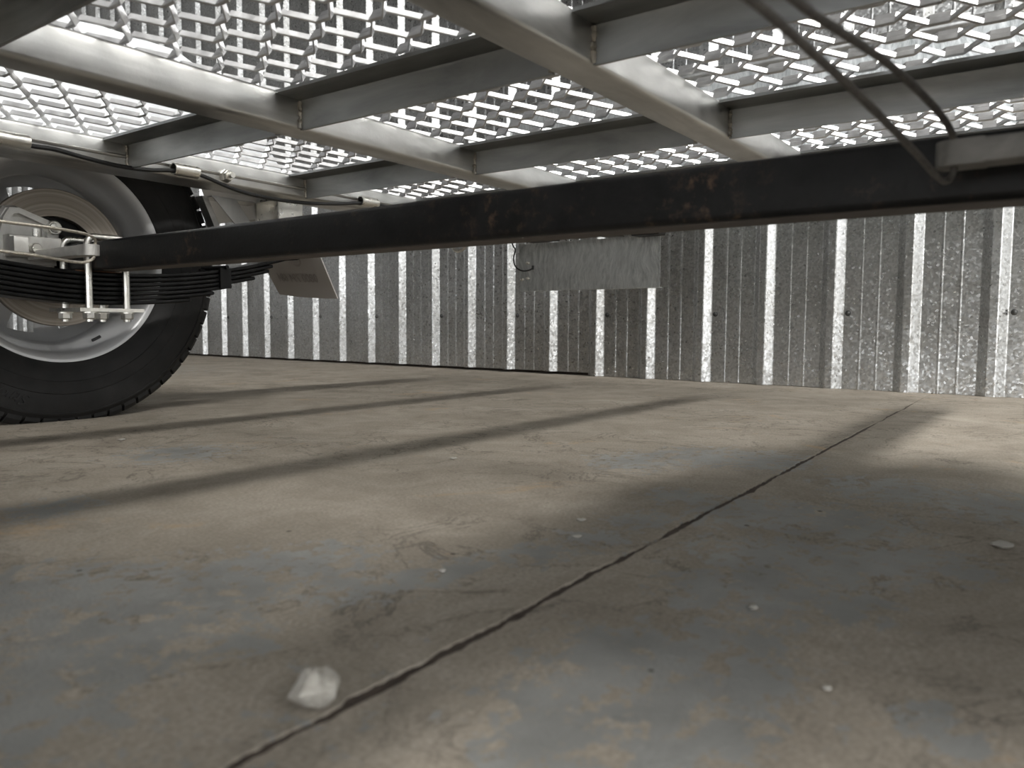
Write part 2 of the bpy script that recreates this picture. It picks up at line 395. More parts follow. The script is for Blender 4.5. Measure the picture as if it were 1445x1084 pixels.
vs = [(x, crack(x)-.009, -.0013+random.uniform(-.0012, .0006)) for x in xs]+[(x, crack(x)+.009, -.0013+random.uniform(-.0012, .0006)) for x in xs]+[(x, crack(x)-.009, -.02) for x in xs]+[(x, crack(x)+.009, -.02) for x in xs]
fs = []
for i in range(n-1):
    fs += [(i, i+1, n+i+1, n+i), (2*n+i, 3*n+i, 3*n+i+1, 2*n+i+1)]
d2.add(vs, fs).build('crack_dirt', 'dirt', fl)
ap = MB().box(FX0-6, FX1+6, -14, FY0, -.06, -.01).box(FX0-10, FX0, FY0, 6, -.06, -.01).build('floor_apron', 'concrete_out', None, False); tag(ap, 'outdoor concrete apron beyond the open side', None, None, 'structure')

# corrugated back wall: each sheet of four ribs its own part, screws beside every second rib
PITCH, RIB0, DEPTH = .2115, .167, .024
wb = bpy.data.objects.new('wall_back', None); COL.objects.link(wb); tag(wb, 'galvanised ribbed steel wall with spangled sheets', None, None, 'structure')
def prof_wall(y0, y1):
    pts = [(y0, 0)]
    k0 = math.floor((y0-RIB0)/PITCH)-1
    for k in range(k0, k0+12):
        yr = RIB0+k*PITCH
        seq = [(yr, 0), (yr+.003, .0015), (yr+.0215, DEPTH-.0015), (yr+.0245, DEPTH), (yr+.0435, DEPTH), (yr+.0465, DEPTH-.0015), (yr+.0660, .0015), (yr+.069, 0)]
        for q in (1/3, 2/3):
            c = yr+.069+(PITCH-.069)*q
            seq += [(c-.004, 0), (c-.0012, .0009), (c+.0012, .0009), (c+.004, 0)]
        pts += [p for p in seq if y0 < p[0] < y1]
    pts.append((y1, 0)); return pts
WZ = 5.8
def sheet(y0, y1, z0):
    pr = prof_wall(y0, y1); th = .0009
    fr = [(wallx(y)-dd, y) for y, dd in pr]; bk = [(x+th, y) for x, y in fr][::-1]
    return MB().ext([(x, y, None) for x, y in fr+bk], 'z', z0, WZ)
n_ = -8
while 1.505+.846*n_ < 8.0:
    y0 = 1.505+.846*n_
    if y0 > -4.6:
        sheet(y0, min(y0+.846, 8.0), .011 if n_ >= 0 else .0005+.001*(n_ % 2)).build('wall_sheet', 'wall', wb, True, 6)
    n_ += 1
lin = MB().ext([(wallx(-4.5)+.035, -4.5, None), (wallx(8.0)+.035, 8.0, None), (wallx(8.0)+.06, 8.0, None), (wallx(-4.5)+.06, -4.5, None)], 'z', -.02, WZ).build('light_stop_backing', 'dirt', wb, False)  # dark backing added to block light leaking in under the raised sheets
sc = None
for z in (.228, 1.0, 1.9, 2.8):
    for k in range(-20, 34, 2):
        yy = RIB0-.012+k*PITCH; xx = wallx(yy)
        if sc is None:
            mb = MB().lathe([(0, .0001), (0, .0085), (-.0015, .0085), (-.002, .006), (-.0065, .0055), (-.0075, .004), (-.0075, .0001)], 0, 0, 12)
            mb.v = [(v[1], v[0], v[2]) for v in mb.v]
            sc = mb.build('screw', 'screw', wb)
            o = sc
        else:
            o = sc.copy(); COL.objects.link(o); o.parent = wb
        o.location = (xx, yy, z)
def flatwall(name, x0, x1, y0, y1, label, z0=0):
    o = MB().box(x0, x1, y0, y1, z0, WZ).build(name, 'ceil', None, False); tag(o, label, None, None, 'structure')
flatwall('wall_left', FX0, 3.0, 8.0, 8.06, 'galvanised side wall far behind the wheel')
fw = MB().box(FX0-.06, FX0, 2.0, 8.06, 0, WZ).box(FX0-.06, FX0, FY0, 2.0, 4.6, WZ).build('wall_front', 'ceil', None, False); tag(fw, 'galvanised wall with an open doorway behind the camera', None, None, 'structure')
flatwall('wall_right', FX0, 2.3, FY0-.06, FY0, 'galvanised wall panel above the open side', 3.6)
o = MB().box(FX0-.06, 3.1, FY0, 8.06, WZ, WZ+.05).build('ceiling', 'ceil', None, False); tag(o, 'galvanised sheet roof', None, None, 'structure')

# lamps: a continuous run of ceiling battens along the trailer's length
for i, x0 in enumerate((-1.4, .1, 1.6)):
    L = bpy.data.objects.new('ceiling_light', None); COL.objects.link(L); L.location = (x0, -3.6, WZ)
    tag(L, ('wide batten light under the high roof, farthest from the ribbed wall', 'wide batten light under the high roof, middle of the row', 'wide batten light under the high roof, nearest the ribbed wall')[i], 'lamp', 'batten lights in a row')
    for nm, mb, mt in (('housing', MB().box(-.74, .74, -.27, .27, -.08, -.0005), 'flap'), ('diffuser', MB().ext([(None, .25*math.cos(R(a)), -.08-.05*math.sin(R(a))) for a in range(0, 181, 20)], 'x', -.72, .72), 'tube')):
        q = mb.build(nm, mt, L)

# ------------------------------------------------------------------ trailer frame
ZB, ZT = .449, .495
X0, X1 = -.85, 1.875
def T(name, mb, mat, parent=None, label=None, **k):
    o = mb.build(name, mat, parent or TR, **k)
    if label: o['label'] = label
    return o
def rail(y0, y1, r=.006):
    return MB().ext([(None, p, q) for p, q in rrect(y0, y1, ZB, ZT, r, 3)], 'x', X0, X1)
T('frame_rail', rail(.421, .470), 'zinc_rail'); T('frame_rail', rail(.885, .934), 'zinc_rail')
SIDE_PARTS = []      # everything built here is mirrored to the other side of the trailer
def TS(name, mb, mat, parent=None, label=None, **k):
    o = T(name, mb, mat, parent, label, **k); SIDE_PARTS.append(o); return o
sr = TS('side_rail', rail(1.345, 1.428), 'zinc_rail', label='wide galvanised side rail over the wheel')
TS('rail_lip', MB().ext([(None, 1.3415, .4695), (None, 1.345, .472), (None, 1.345, .4655), (None, 1.3425, .467)], 'x', X0, X1), 'zinc_rail', sr)
# cross members: angle iron, top leg forward
crossX = [.713+.381*k for k in range(-4, 4)]
gaps = [(.0105, .421), (.470, .885), (.934, 1.345)]
def angle(y0, y1, x):
    t = .0042; zt = ZT-.0015; f = .045
    pr = [(x, ZB), (x+t, ZB), (x+t, zt), (x-f+t, zt), (x-f+t, zt-t), (x-.004, zt-t), (x-.0011, zt-t-.0012), (x, zt-t-.004)]
    return MB().ext([(p, None, q) for p, q in pr], 'y', y0, y1)
proto = {}
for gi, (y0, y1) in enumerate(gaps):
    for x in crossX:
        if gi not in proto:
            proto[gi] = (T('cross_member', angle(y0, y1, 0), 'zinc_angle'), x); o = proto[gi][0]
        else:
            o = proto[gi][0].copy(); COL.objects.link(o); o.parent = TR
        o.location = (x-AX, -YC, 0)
        if x < -.1: continue
        # weld beads at the joint on each end
        for ye, s in ((y0, 1), (y1, -1)):
            path = [(x-.001+random.uniform(-.0012, .0012), ye+s*.0015, z) for z in [ZB+.002+i*.0026 for i in range(15)]]
            T('weld_bead', MB().tube(path, [.0024+random.uniform(-.0007, .0014) for _ in path], 7), 'weld')
T('rear_beam', MB().ext([(None, p, q) for p, q in rrect(-.073, 1.428, .432, .497, .006)] if False else [(p, None, q) for p, q in rrect(1.876, 1.926, .436, .497, .006)], 'y', -.073, 1.428), 'zinc_rail')
# deck of raised expanded metal: every strand row is a zigzag ribbon bonded to its neighbours
SW, LW, SB = .0589, .0955, .020
TH = R(56); SWID, STH = .0080, .0035
MX0, MX1, MY0, MY1 = X0, 1.89, -.07, 1.425
PHX, PHY = .557, .667-.002
def mesh_deck(MX0, MX1, MY0, MY1):
    mb = MB(); cw, sw = math.cos(TH), math.sin(TH)
    k0 = math.ceil((MX0-PHX)/(SW/2)); k1 = math.floor((MX1-PHX)/(SW/2))
    j0 = math.floor((MY0-PHY)/(LW/2)); j1 = math.ceil((MY1-PHY)/(LW/2))
    for k in range(k0, k1+1):
        pts = []
        for j in range(j0, j1+1):
            up = (j+k) % 2 == 0
            xb = PHX+(k+(.5 if up else -.5))*SW/2; s = -1 if up else 1
            c = Vector((xb+s*SWID/2*cw, PHY+j*LW/2, .5085+s*SWID/2*sw))
            for e in (-SB/2, SB/2): pts.append(c+Vector((0, e, 0)))
        pts = [p for p in pts if MY0 <= p.y <= MY1]
        if len(pts) < 2: continue
        wv = Vector((cw, 0, sw))*(SWID/2*1.02); tv = Vector((-sw, 0, cw))*(STH/2)
        n = len(pts); b = STH*.3
        vs = []
        for p in pts:
            for (a_, c_) in ((1, .45), (.9, 1), (-.9, 1), (-1, .45), (-1, -.45), (-.9, -1), (.9, -1), (1, -.45)): vs.append(p+wv*a_+tv*c_)
        fs = []
        for i in range(n-1):
            for q in range(8): fs.append((i*8+q, i*8+(q+1) % 8, (i+1)*8+(q+1) % 8, (i+1)*8+q))
        fs += [tuple(range(8))[::-1], tuple(range((n-1)*8, n*8))]
        mb.add(vs, fs)
    return mb
T('mesh_deck', mesh_deck(MX0, MX1, MY0, MY1), 'zinc_mesh', label='raised expanded metal mesh deck', ang=22)

T('added_shade_sheet', MB().box(X0, .27, -.07, 1.425, .5155, .5185), 'zinc_sheet', label='added flat sheet over the front of the deck, shading the near floor', smooth=False)  # unseen sheet added to shade the floor nearest the camera

# tailgate at the rear, brushed sheet with pressed cross folds in a tube frame
tg = MB(); NY, NZ = 30, 8
gy = [-.05+1.46*i/NY for i in range(NY+1)]; gz = [.515+.30*j/NZ for j in range(NZ+1)]
def tgx(y, z):
    u = ((y+.05)/1.46*3) % 1; v_ = (z-.515)/.30
    return 1.90 - .010*max(0, 1-8*min(abs(u-v_), abs(1-u-v_)))
vs = [(tgx(y, z), y, z) for z in gz for y in gy]+[(tgx(y, z)+.0015, y, z) for z in gz for y in gy]
n = (NY+1); tot = n*(NZ+1); fs = []
for j in range(NZ):
    for i in range(NY):
        a = j*n+i; fs += [(a, a+1, a+n+1, a+n), (tot+a, tot+a+n, tot+a+n+1, tot+a+1)]
tgo = T('tailgate', tg.add(vs, fs), 'swirl', label='brushed galvanised tailgate sheet', ang=60)
for z in (.515, .815): T('tailgate_tube', MB().tube([(1.90, -.05, z), (1.90, 1.41, z)], .0125, 12), 'zinc_rail', tgo)
for y in (-.05, 1.41): T('tailgate_tube', MB().tube([(1.90, y, .515), (1.90, y, .815)], .0125, 12), 'zinc_rail', tgo)

# ------------------------------------------------------------------ axle
AXF, AXB, AZB, AZT = .663, .713, .2735, .3235
axle = T('axle', MB().ext([(p, None, q) for p, q in rrect(AXF, AXB, AZB, AZT, .006)], 'y', -.125, 1.48), 'axle', label='square black steel axle beam')
T('dusty_underside', MB().ext([(AXF+.006, None, AZB-.0006), (AXB-.006, None, AZB-.0006), (AXB-.006, None, AZB+.001), (AXF+.006, None, AZB+.001)], 'y', -.1, 1.35), 'axle_dust', axle)
for y0, y1 in ((1.48, 1.62), (-.265, -.125)):
    T('stub_shaft', MB().lathe([(y0, .0001), (y0, .022), (y1, .020), (y1, .0001)], AX, AZ, 20), 'spring', axle)

# ------------------------------------------------------------------ wheel
RT, HZ = .318, .305
YI = 1.532; YO = 1.712; YM = (YI+YO)/2
def tyre_prof():
    h = [(1.553, .186), (1.545, .192), (1.5400, .197), (1.5385, .203), (1.5370, .206), (1.5335, .2155), (1.5310, .226), (1.5304, .230), (1.5292, .231), (1.5285, .245), (1.5289, .2535), (1.5303, .2545), (1.5300, .262), (1.5318, .278), (1.5345, .2895), (1.5330, .2905), (1.5338, .293), (1.5362, .2938), (1.542, .302), (1.552, RT-.010)]
    c = [(y, RT-.0085) for y in (1.57, 1.60)]
    half = h+c
    return half+[(2*YM-y, r) for y, r in half[::-1]]
ty = MB().lathe(tyre_prof(), AX, HZ, 120)
NB = 62
for k in range(NB):
    a0 = 2*math.pi*(k+.09)/NB; a1 = 2*math.pi*(k+.91)/NB
    for sgn in (1, -1):
        pr = [(1.5405, RT-.0185), (1.5420, RT-.0105), (1.549, RT-.0025), (1.556, RT), (1.580, RT), (1.580, RT-.010), (1.556, RT-.012)]
        if sgn < 0: pr = [(2*YM-y, r) for y, r in pr]
        vs = [(AX+r*math.cos(a), y, HZ+r*math.sin(a)) for a in (a0, (a0+a1)/2, a1) for y, r in pr]; m_ = len(pr); fs = []
        for q in range(2): fs += [(q*m_+j, q*m_+(j+1) % m_, (q+1)*m_+(j+1) % m_, (q+1)*m_+j) for j in range(m_)]
        fs += [tuple(range(m_))[::-1], tuple(range(2*m_, 3*m_))]
        ty.add(vs, fs)
for yc in (1.597, YM, 2*YM-1.597):
    ty.lathe([(yc-.011, RT-.010), (yc-.011, RT), (yc+.011, RT), (yc+.011, RT-.010)], AX, HZ, 120)
def squash(v):
    x, y, z = v
    if z < 0.0: 
        return (x, y+(.004 if y > YM else -.004)*min(1, -z/.01)*.3, 0.0004*random.random())
    return v
ty.v = [squash(v) for v in ty.v]

RH = HZ
rim_prof = [(1.690, .192), (1.694, .197), (1.698, .196), (1.698, .190), (1.693, .186), (1.684, .181), (1.668, .179), (1.655, .172), (1.640, .160), (1.612, .1575), (1.600, .160), (1.588, .170), (1.575, .1765), (1.560, .1785), (1.549, .181), (1.5435, .186), (1.5415, .192), (1.5420, .196), (1.545, .1975), (1.548, .1965), (1.5475, .192)]
wheel = TS('wheel', MB().lathe(rim_prof, AX, RH, 96), 'wheel_silver', label='silver steel wheel')
# outer barrel surface behind the visible one, wheel disc with window slots
disc_prof = [(1.640, .160), (1.652, .150), (1.660, .140), (1.663, .130), (1.662, .118), (1.660, .106), (1.655, .092), (1.652, .078), (1.652, .036)]
NW = 90
def sk(k, j):
    if j not in (2, 3, 4): return False
    return (k-22) % 10 < 5
TS('wheel_disc', MB().lathe(disc_prof, AX, RH, NW, sk), 'wheel_silver', wheel)
tyre = TS('tyre', ty, 'rubber', wheel, 'black rubber tyre with tread blocks', ang=30)
TS('wheel_hub', MB().lathe([(1.560, .0001), (1.560, .040), (1.575, .052), (1.60, .055), (1.648, .058), (1.652, .058), (1.675, .033), (1.70, .032), (1.705, .0001)], AX, RH, 40), 'spring', wheel)
TS('balance_weight', MB().tube([(AX+.17*math.cos(R(a)), 1.582, RH+.17*math.sin(R(a))) for a in range(-66, -58, 2)], .003, 6), 'black', wheel)
# embossed sidewall lettering
def text_mesh(body, size, shear=0, extr=.0012):
    cu = bpy.data.curves.new('t', 'FONT'); cu.body = body; cu.size = size; cu.extrude = extr; cu.shear = shear; cu.resolution_u = 3; cu.align_x = 'CENTER'
    ob = bpy.data.objects.new('t', cu); COL.objects.link(ob); bpy.context.view_layer.update()
    me = bpy.data.meshes.new_from_object(ob.evaluated_get(bpy.context.evaluated_depsgraph_get()))
    vs = [tuple(v.co) for v in me.vertices]; fs = [tuple(p.vertices) for p in me.polygons]
    bpy.data.objects.remove(ob); bpy.data.curves.remove(cu); bpy.data.meshes.remove(me); return vs, fs
def arc_text(body, size, rad, ang, ysurf, shear=0):
    vs, fs = text_mesh(body, size, shear, .0016); out = []
    for x, y, z in vs:
        r = rad+y; a = R(ang)-x/rad       # seen from -y: x-axis to the right, reading clockwise
        out.append((AX+r*math.cos(a), ysurf-z, HZ+r*math.sin(a)))
    return MB().add(out, fs)
for body, size, rad, ang, ys, sh_ in (('Stron', .030, .2605, -112, 1.5302, .35), ('C', .013, .214, -90, 1.5345, 0), ('S', .015, .2135, -78, 1.5345, 0), ('T', .013, .2135, -72, 1.5345, 0), ('RADIAL', .011, .2135, -56, 1.5345, 0), ('94', .013, .2155, -33, 1.5340, 0)):
    if body == 'RADIAL': continue
    TS('tyre_lettering', arc_text(body, size, rad, ang, ys, sh_), 'rubber', wheel)

# brake disc, hub carrier
disc = TS('brake_disc', MB().lathe([(1.560, .080), (1.560, .1265), (1.561, .1275), (1.571, .1275), (1.572, .1265), (1.572, .084)], AX, RH, 96), 'brake_iron', label='brown tinged machined brake disc')
TS('disc_bell', MB().lathe([(1.5601, .0802), (1.5605, .0775), (1.585, .075), (1.585, .05)], AX, RH, 64), 'brake_iron', disc)
TS('dark_dish', MB().lathe([(1.572, .076), (1.570, .045), (1.568, .0001)], AX, RH, 48), 'spring', disc)

# caliper: galvanised casting with raised rim, lever arm, bolts
cal_out = [(.553, .262), (.560, .335), (.566, .362), (.578, .3835), (.594, .386), (.650, .366), (.668, .350), (.664, .30), (.648, .262)]
cal = TS('brake_caliper', MB().prism(cal_out, 1.500, 1.552, .004), 'cast_zinc', label='galvanised brake caliper casting')
inner = [(.574, .292), (.5735, .335), (.579, .358), (.588, .3695), (.597, .3715), (.640, .355), (.643, .30)]
def ring_prism(o, i_, y0, y1):
    mb = MB(); n = len(o)
    for j in range(n):
        k = (j+1) % n
        a, b, c, d = o[j], o[k], i_[k], i_[j]
        vs = [(p[0], y0, p[1]) for p in (a, b, c, d)]+[(p[0], y1, p[1]) for p in (a, b, c, d)]
        mb.add(vs, [(0, 1, 2, 3), (7, 6, 5, 4), (0, 4, 5, 1), (2, 6, 7, 3)])
    return mb
co = [(.5645, .285), (.566, .335), (.572, .362), (.582, .379), (.597, .381), (.652, .3615), (.655, .285)]
TS('caliper_rim', ring_prism(co, inner, 1.489, 1.502), 'cast_zinc', cal)
TS('guide_bolt', MB().lathe([(1.505, .0125), (1.482, .0125), (1.4805, .011), (1.4805, .0095), (1.478, .0085), (1.476, .0001)], .651, .3515, 20), 'bright_zinc', cal)
boss = MB().box(.570, .652, 1.462, 1.492, .296, .332, .003)
TS('lever_boss', boss, 'cast_zinc', cal)
TS('boss_block', MB().box(.568, .590, 1.440, 1.470, .298, .327, .002), 'cast_zinc', cal)
TS('boss_bolt', MB().lathe([(1.47, .009), (1.448, .009), (1.446, .0075), (1.446, .0001)], .606, .310, 16), 'bright_zinc', cal)
TS('boss_stud', MB().tube([(.616, 1.47, .30), (.616, 1.47, .345)], .0075, 12), 'bright_zinc', cal)
# lever arm reaching towards the trailer centre, cable looped over its end
LX, LZ, LE = .6135, .2985, 1.266
lev = [(p, None, q) for p, q in rrect(LX-.0111, LX+.0131, LZ-.0082, LZ+.0082, .0012)]
lv = MB().ext(lev, 'y', LE+.014, 1.475)
out = []
for k in range(0, 13):
    a = R(180+180*k/12); out.append((LX+.001+.0125*math.cos(a), LE+.0125+.0125*math.sin(a)))
out += [(LX+.0135, LE+.03), (LX-.0115, LE+.03)]
lv.ext([(p, q, None) for p, q in out], 'z', LZ-.0085, LZ+.0085)
lever = TS('brake_lever', lv, 'cast_zinc', label='galvanised brake lever bar')
TS('lever_pin', MB().tube([(LX, 1.44, LZ+.002), (LX, 1.415, LZ+.002)], .0085, 14), 'bright_zinc', lever)
cp = smoothpath([(-.75, 1.205, .330), (.20, 1.225, .327), (.50, 1.246, .325), (.575, 1.256, .323), (.604, 1.262, .320), (.617, 1.268, .313), (LX+.004, LE+.012, LZ), (.6135, 1.268, .286), (.600, 1.266, .278), (.580, 1.262, .277), (.550, 1.255, .279), (.48, 1.238, .283), (.20, 1.222, .295), (-.75, 1.20, .315)], 8)
T('brake_cable', MB().tube(cp, .0024, 8), 'cable', label='thin steel brake cable looped over lever end')
cp2 = smoothpath([(-.75, .20, .345), (.20, .128, .331), (.37, .114, .3295), (.42, .108, .330), (.48, .096, .3275), (.54, .0875, .3235), (.58, .081, .317), (.602, .0775, .309), (.611, .077, LZ), (.612, .0775, .287), (.606, .080, .2805), (.592, .083, .280), (.55, .089, .288), (.50, .096, .2965), (.45, .106, .3075), (.40, .113, .3135), (.33, .1185, .3165), (.20, .130, .318), (-.75, .205, .33)], 8)
T('brake_cable', MB().tube(cp2, .0023, 8), 'shaded_cable', label='shade-darkened brake cable looped over the near lever end')

# ------------------------------------------------------------------ leaf spring and its clamp
SPY0, SPY1 = 1.388, 1.450
SCX = .688
def leafz(x, i):   # centre z of leaf i (0 = top)
    dx = x-SCX
    return .2685-.0003+.365*dx*dx + (.012*max(0, -dx)) - i*.0081
ends = [(-.42, .41), (-.41, .355), (-.37, .345), (-.33, .31), (-.28, .255), (-.24, .215), (-.20, .165)]
spring = None
for i, (a, b) in enumerate(ends):
    pts = [(SCX+a+(b-a)*k/36, leafz(SCX+a+(b-a)*k/36, i)) for k in range(37)]
    mb = MB().slab(pts, SPY0, SPY1, .0071)
    if i == 0:
        for xe in (SCX+a, SCX+b):
            ze = leafz(xe, 0)+.015; s = 1 if xe > SCX else -1
            ring = [(xe+s*.004+.0185*math.cos(R(t)), ze+.0185*math.sin(R(t))) for t in range(-95, 230, 15)]
            if s < 0: ring = [(2*xe-px, pz) for px, pz in ring]
            mb.slab(ring, SPY0, SPY1, .0065)
        spring = TS('leaf_spring', mb, 'spring', label='black leaf spring stack')
    else: TS('leaf', mb, 'spring', spring)
    lf = SIDE_PARTS[-1]; bv = lf.modifiers.new('round_edges', 'BEVEL'); bv.width = .0022; bv.segments = 2; bv.limit_method = 'ANGLE'; bv.angle_limit = R(50)
for cx in (.925, .43):
    za = leafz(cx, 0)+.006; zb = leafz(cx, 3)-.006
    mb = MB().box(cx-.012, cx+.012, SPY0-.006, SPY0-.0005, zb, za); mb.box(cx-.012, cx+.012, SPY1+.0005, SPY1+.006, zb, za)
    mb.box(cx-.012, cx+.012, SPY0-.006, SPY1+.006, zb-.004, zb); mb.tube([(cx, SPY0-.012, za+.001), (cx, SPY1+.012, za+.001)], .004, 8)
    TS('spring_clip', mb, 'spring', spring)
TS('axle_pad', MB().box(.640, .735, SPY0, SPY1, .2722, AZB-.0002), 'rust', spring)
PZ = .209
plate = TS('clamp_plate', MB().box(.634, .745, 1.362, 1.476, PZ-.006, PZ), 'bright_zinc', label='zinc clamp plate under spring')
for yu in (1.3755, 1.4635):
    x0, x1, zt = .6555, .7205, AZT+.007
    path = [(x0, yu, .186)]+[(x0, yu, z) for z in (.22, .26, .30, .318)]
    for k in range(1, 8): 
        a = R(180-90*k/8); path.append((x0+.012+.012*math.cos(a), yu, zt-.012+.012*math.sin(a)))
    path.append((x0+.012, yu, zt)); path.append((x1-.012, yu, zt))
    for k in range(1, 8):
        a = R(90-90*k/8); path.append((x1-.012+.012*math.cos(a), yu, zt-.012+.012*math.sin(a)))
    path += [(x1, yu, z) for z in (.318, .30, .26, .22, .186)]
    u = TS('u_bolt', MB().tube(path, .006, 12), 'bright_zinc')
    for x in (x0, x1):
        TS('nut', MB().hexnut((x, yu, PZ-.008), (0, 0, -1), .0108, .011).lathe([(0, .0)], 0, 0, 3) if False else MB().hexnut((x, yu, PZ-.008), (0, 0, -1), .0108, .011), 'bright_zinc', u, ang=25)
        w_ = MB().tube([(x, yu, PZ-.0085), (x, yu, PZ-.0062)], .0125, 14); TS('washer', w_, 'bright_zinc', u)

# spring hangers under the side rail
for hx in (1.082, .27):
    hz = leafz(hx, 0)+.014 if False else (.347 if hx > .5 else .352)
    mb = MB()
    for yy in (1.3785, 1.4545):
        mb.prism([(hx-.032, ZB), (hx+.032, ZB), (hx+.026, hz-.02), (hx-.026, hz-.02)], yy, yy+.005)
    mb.box(hx-.032, hx+.032, 1.3785, 1.4595, ZB-.005, ZB)
    hg = TS('spring_hanger', mb, 'bright_zinc', label='bright zinc spring hanger plates')
    TS('hanger_bolt', MB().tube([(hx, 1.365, hz), (hx, 1.475, hz)], .007, 10).hexnut((hx, 1.3785, hz), (0, -1, 0), .012, .010), 'bright_zinc', hg)

# mudguard, flap and braces
mg_path = [(.250, .44), (.305, .565), (.395, .655), (.515, .707), (.700, .709), (.860, .707), (.985, .655), (1.065, .565), (1.118, .425)]
mg = TS('mudguard', MB().slab(mg_path, 1.436, 1.715, .0022), 'zinc_sheet', label='folded galvanised mudguard over the wheel', ang=10)
sk_ = mg_path[:]
TS('mudguard_skirt', MB().prism([(p[0], max(p[1], .497)) for p in sk_], 1.4325, 1.4355), 'zinc_sheet', mg)
TS('mudguard_skirt', MB().slab([(1.075, .50), (1.09, .47)], 1.436, 1.46, .003), 'zinc_sheet', mg)
def flap_pt(u, v, off=0):   # u along y from the inner edge, v down the flap
    tl = Vector((1.118, 1.385, .424)); bl = Vector((1.210, 1.380, .243)); tr_ = Vector((1.128, 1.625, .428)); br = Vector((1.222, 1.605, .258))
    p = tl.lerp(tr_, u).lerp(bl.lerp(br, u), v)
    return p+Vector((-.89, 0, -.45))*off
fm = MB(); NU = 6; vs = []
for off in (0, -.003):
    for j in range(NU+1):
        for i in range(NU+1): vs.append(flap_pt(i/NU, j/NU, off+.006*math.sin(math.pi*i/NU)*(j/NU)))
n = NU+1; q = n*n; fs = []
for j in range(NU):
    for i in range(NU):
        a = j*n+i; fs += [(a, a+1, a+n+1, a+n), (q+a, q+a+n, q+a+n+1, q+a+1)]
for i in range(NU):
    fs += [(i, q+i, q+i+1, i+1), (NU*n+i, NU*n+i+1, q+NU*n+i+1, q+NU*n+i), (i*n, (i+1)*n, q+(i+1)*n, q+i*n), (i*n+NU, q+i*n+NU, q+(i+1)*n+NU, (i+1)*n+NU)]
flap = T('mud_flap', fm.add(vs, fs), 'flap', label='grey white mud flap with phone number showing through reversed')
vs, fs = text_mesh('0800 794 684', .031, 0, .0002)
W_ = .185
def on_flap(x, y, z, v0): 
    u = .5+x/.235; v = v0-y/.203
    return flap_pt(u, v, .0012+.006*math.sin(math.pi*u)*v+z)
T('printed_number', MB().add([on_flap(x*.92, y, z, .80) for x, y, z in vs], fs), 'print', flap)
vs, fs = text_mesh('C', .05, 0, .0002); T('printed_mark', MB().add([on_flap(x-.03, y, z, .60) for x, y, z in vs], fs), 'print', flap)
T('mud_flap', MB().add([(p[0], 2*YC-p[1], p[2]) for p in fm.v], fm.f), 'flap')
TS('mudguard_brace', MB().prism([(.955, .449), (1.012, .449), (1.060, .385), (1.02, .385)], 1.470, 1.474), 'zinc_sheet', mg)
TS('mudguard_brace', MB().prism([(.945, .449), (.958, .449), (1.0, .36), (.985, .36)], 1.49, 1.515), 'zinc_rail', mg)
TS('mudguard_brace', MB().box(.955, 1.075, 1.4700, 1.52, .446, .449), 'zinc_rail', mg)

# ------------------------------------------------------------------ wiring along the side rail
def sleeve(xa, xb, z):
    y = 1.3335; mb = MB(); n = 18; r0, r1 = .0112, .0092
    vs = []; 
    for x, r in ((xa, r1), (xa, r0), (xb, r0), (xb, r1)):
        vs += [(x, y+r*math.cos(2*math.pi*k/n), z+r*math.sin(2*math.pi*k/n)) for k in range(n)]
    fs = [(i*n+k, i*n+(k+1) % n, ((i+1) % 4)*n+(k+1) % n, ((i+1) % 4)*n+k) for i in range(4) for k in range(n)]
    return mb.add(vs, fs)
for xa, xb, z in ((.470, .552, .461), (.790, .838, .461), (1.239, 1.290, .463)):
    o = T('cable_sleeve', sleeve(xa, xb, z), 'bright_zinc', label='short galvanised tube welded to rail')
cab = smoothpath([(.2, 1.333, .458), (.47, 1.333, .458), (.555, 1.333, .457), (.590, 1.3335, .458), (.637, 1.334, .453), (.695, 1.334, .449), (.745, 1.334, .451), (.79, 1.333, .457), (.84, 1.333, .458), (.915, 1.334, .442), (.979, 1.334, .4365), (1.066, 1.334, .437), (1.16, 1.334, .446), (1.24, 1.333, .458), (1.295, 1.333, .461), (1.45, 1.334, .452), (1.6, 1.334, .455)], 6)
T('wiring_cable', MB().tube(cab, .0037, 10), 'black', label='black wiring cable sagging between sleeves')
bo = T('rail_bolt', MB().tube([(.902, 1.346, .4655), (.902, 1.318, .4655)], .0055, 12), 'bright_zinc', label='bolt through the side rail')
T('nut', MB().hexnut((.902, 1.3449, .4655), (0, -1, 0), .0125, .010).hexnut((.902, 1.334, .4655), (0, -1, 0), .0105, .007), 'bright_zinc', bo, ang=25)

# ------------------------------------------------------------------ rear number plate bracket with its wire
npb = MB().box(1.930, 1.9320, .925, 1.387, .2905, .429); npb.box(1.930, 1.948, .925, 1.387, .2890, .2905); npb.box(1.930, 1.945, 1.3855, 1.387, .2905, .429)
npl = T('number_plate_bracket', npb, 'swirl', label='flat brushed galvanised plate hanging below the rear beam', smooth=False)
for yy, zz in ((1.356, .372), (1.356, .327), (1.376, .324)):
    T('rivet', MB().lathe([(1.9305, .005), (1.927, .0045), (1.9255, .003), (1.9252, .0001)], 0, 0, 10), 'bright_zinc', npl) if False else None
    mb = MB().lathe([(0, .0075), (-.002, .007), (-.004, .004), (-.0045, .0001)], 0, 0, 12); mb.v = [(1.930+v[1], yy+v[0], zz+v[2]*.6) for v in mb.v]
    T('rivet', mb, 'bright_zinc', npl)
T('light_wire', MB().tube(smoothpath([(1.925, 1.412, .44), (1.922, 1.405, .425), (1.915, 1.392, .412), (1.91, 1.394, .385), (1.912, 1.388, .362), (1.918, 1.368, .349), (1.924, 1.345, .351), (1.929, 1.337, .358), (1.931, 1.337, .362)], 6), .0022, 8).tube([(1.9305, 1.337, .352), (1.9305, 1.337, .364)], .004, 8), 'black', npl, 'black wire entering the plate')
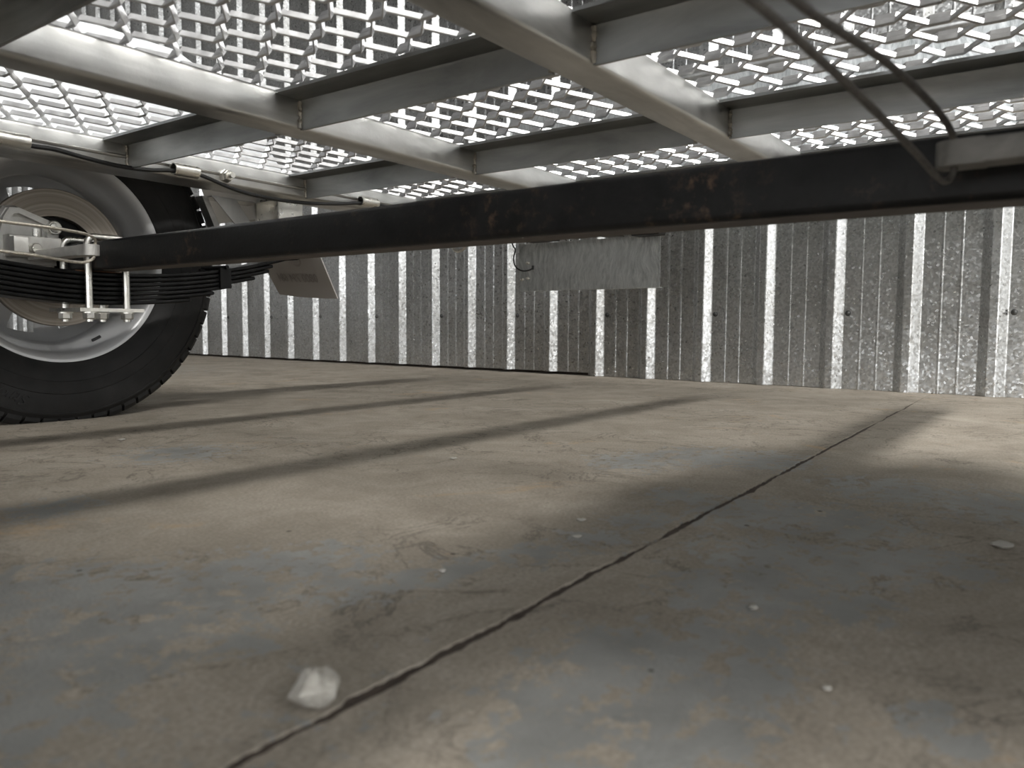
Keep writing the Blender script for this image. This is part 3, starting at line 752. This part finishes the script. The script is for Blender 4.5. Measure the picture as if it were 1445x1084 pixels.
for y0, y1, z0 in ((.905, .985, .424), (1.03, 1.09, .430), (1.235, 1.33, .428), (1.14, 1.19, .432)):
    T('light_fitting', MB().box(1.878, 1.918, y0, y1, z0, .437, .003), 'black')
T('tie_hook', MB().tube([(1.90+.0, 1.600+.028*math.cos(R(a)), .444+.026*math.sin(R(a))) for a in range(0, 361, 15)], .0055, 8, False), 'bright_zinc')
T('rear_step', MB().box(1.885, 1.915, 1.428, 1.66, .434, .452, .003), 'zinc_rail')

# ------------------------------------------------------------------ the same running gear on the other side
maps = {}
for o in SIDE_PARTS:
    c = o.copy(); COL.objects.link(c); maps[o] = c
    if o.parent is TR:
        c.parent = TR; c.scale = (1, -1, 1); c.location = (-AX, YC, 0)
    else:
        c.parent = maps[o.parent]
    if o is lever or o.parent is lever:      # the other lever has the wheel's shade painted into its colour
        c.data = o.data.copy(); c.data.materials.clear(); c.data.materials.append(M['shaded_cast'])

# ------------------------------------------------------------------ bits lying on the floor
def rock(name, mat, loc, r, flat, seed, label, cat, group=None):
    rnd = random.Random(seed); mb = MB(); n, m_ = 16, 9
    ph = [rnd.uniform(0, 6) for _ in range(8)]
    vs = []
    for j in range(m_+1):
        th = math.pi*j/m_
        for k in range(n):
            p = 2*math.pi*k/n
            rr = r*(1+.10*math.sin(3*p+ph[0]+2*th)+.08*math.sin(5*th+ph[1]+p)+.06*math.sin(7*p+ph[2])*math.sin(th)+rnd.uniform(-.07, .07)*math.sin(th))
            vs.append((rr*math.sin(th)*math.cos(p)*1.1, rr*math.sin(th)*math.sin(p), rr*math.cos(th)*flat))
    mz = min(v[2] for v in vs); vs = [(x, y, z-mz) for x, y, z in vs]
    fs = [(j*n+k, j*n+(k+1) % n, (j+1)*n+(k+1) % n, (j+1)*n+k) for j in range(m_) for k in range(n)]
    o = mb.add(vs, fs).build(name, mat); o.location = (*loc, 0.0002)
    tag(o, label, cat, group); return o
rock('pebble', 'stone', (.2345, .286), .0103, .82, 3, 'pale rough pebble lying by the near end of the floor crack', 'stone')
chips = [((.755, .047), .0085, .25, 'pale curled paint flake on the floor near the right edge'),
         ((.488, .164), .0026, .4, 'pale chip on the grey paint patch right of the crack'),
         ((.619, .372), .0042, .2, 'white flake on the floor left of the crack, upper of two'),
         ((.568, .345), .0038, .2, 'white flake on the floor left of the crack, lower of two'),
         ((.425, .373), .0028, .4, 'tiny tan chip beside the thin blue-grey streak'),
         ((.399, .096), .0022, .4, 'tiny pale chip on the brown floor at lower right'),
         ((.807, .689), .005, .2, 'thin pale sliver on the open floor left of centre'),
         ((.62, 1.21), .005, .25, 'pale crumb on the floor in front of the tyre')]
for i, (l, r, fz, lb) in enumerate(chips):
    rock('floor_chip', 'paintflake', l, r, fz, 20+i, lb, 'chip', 'chips of paint and grit on the floor')
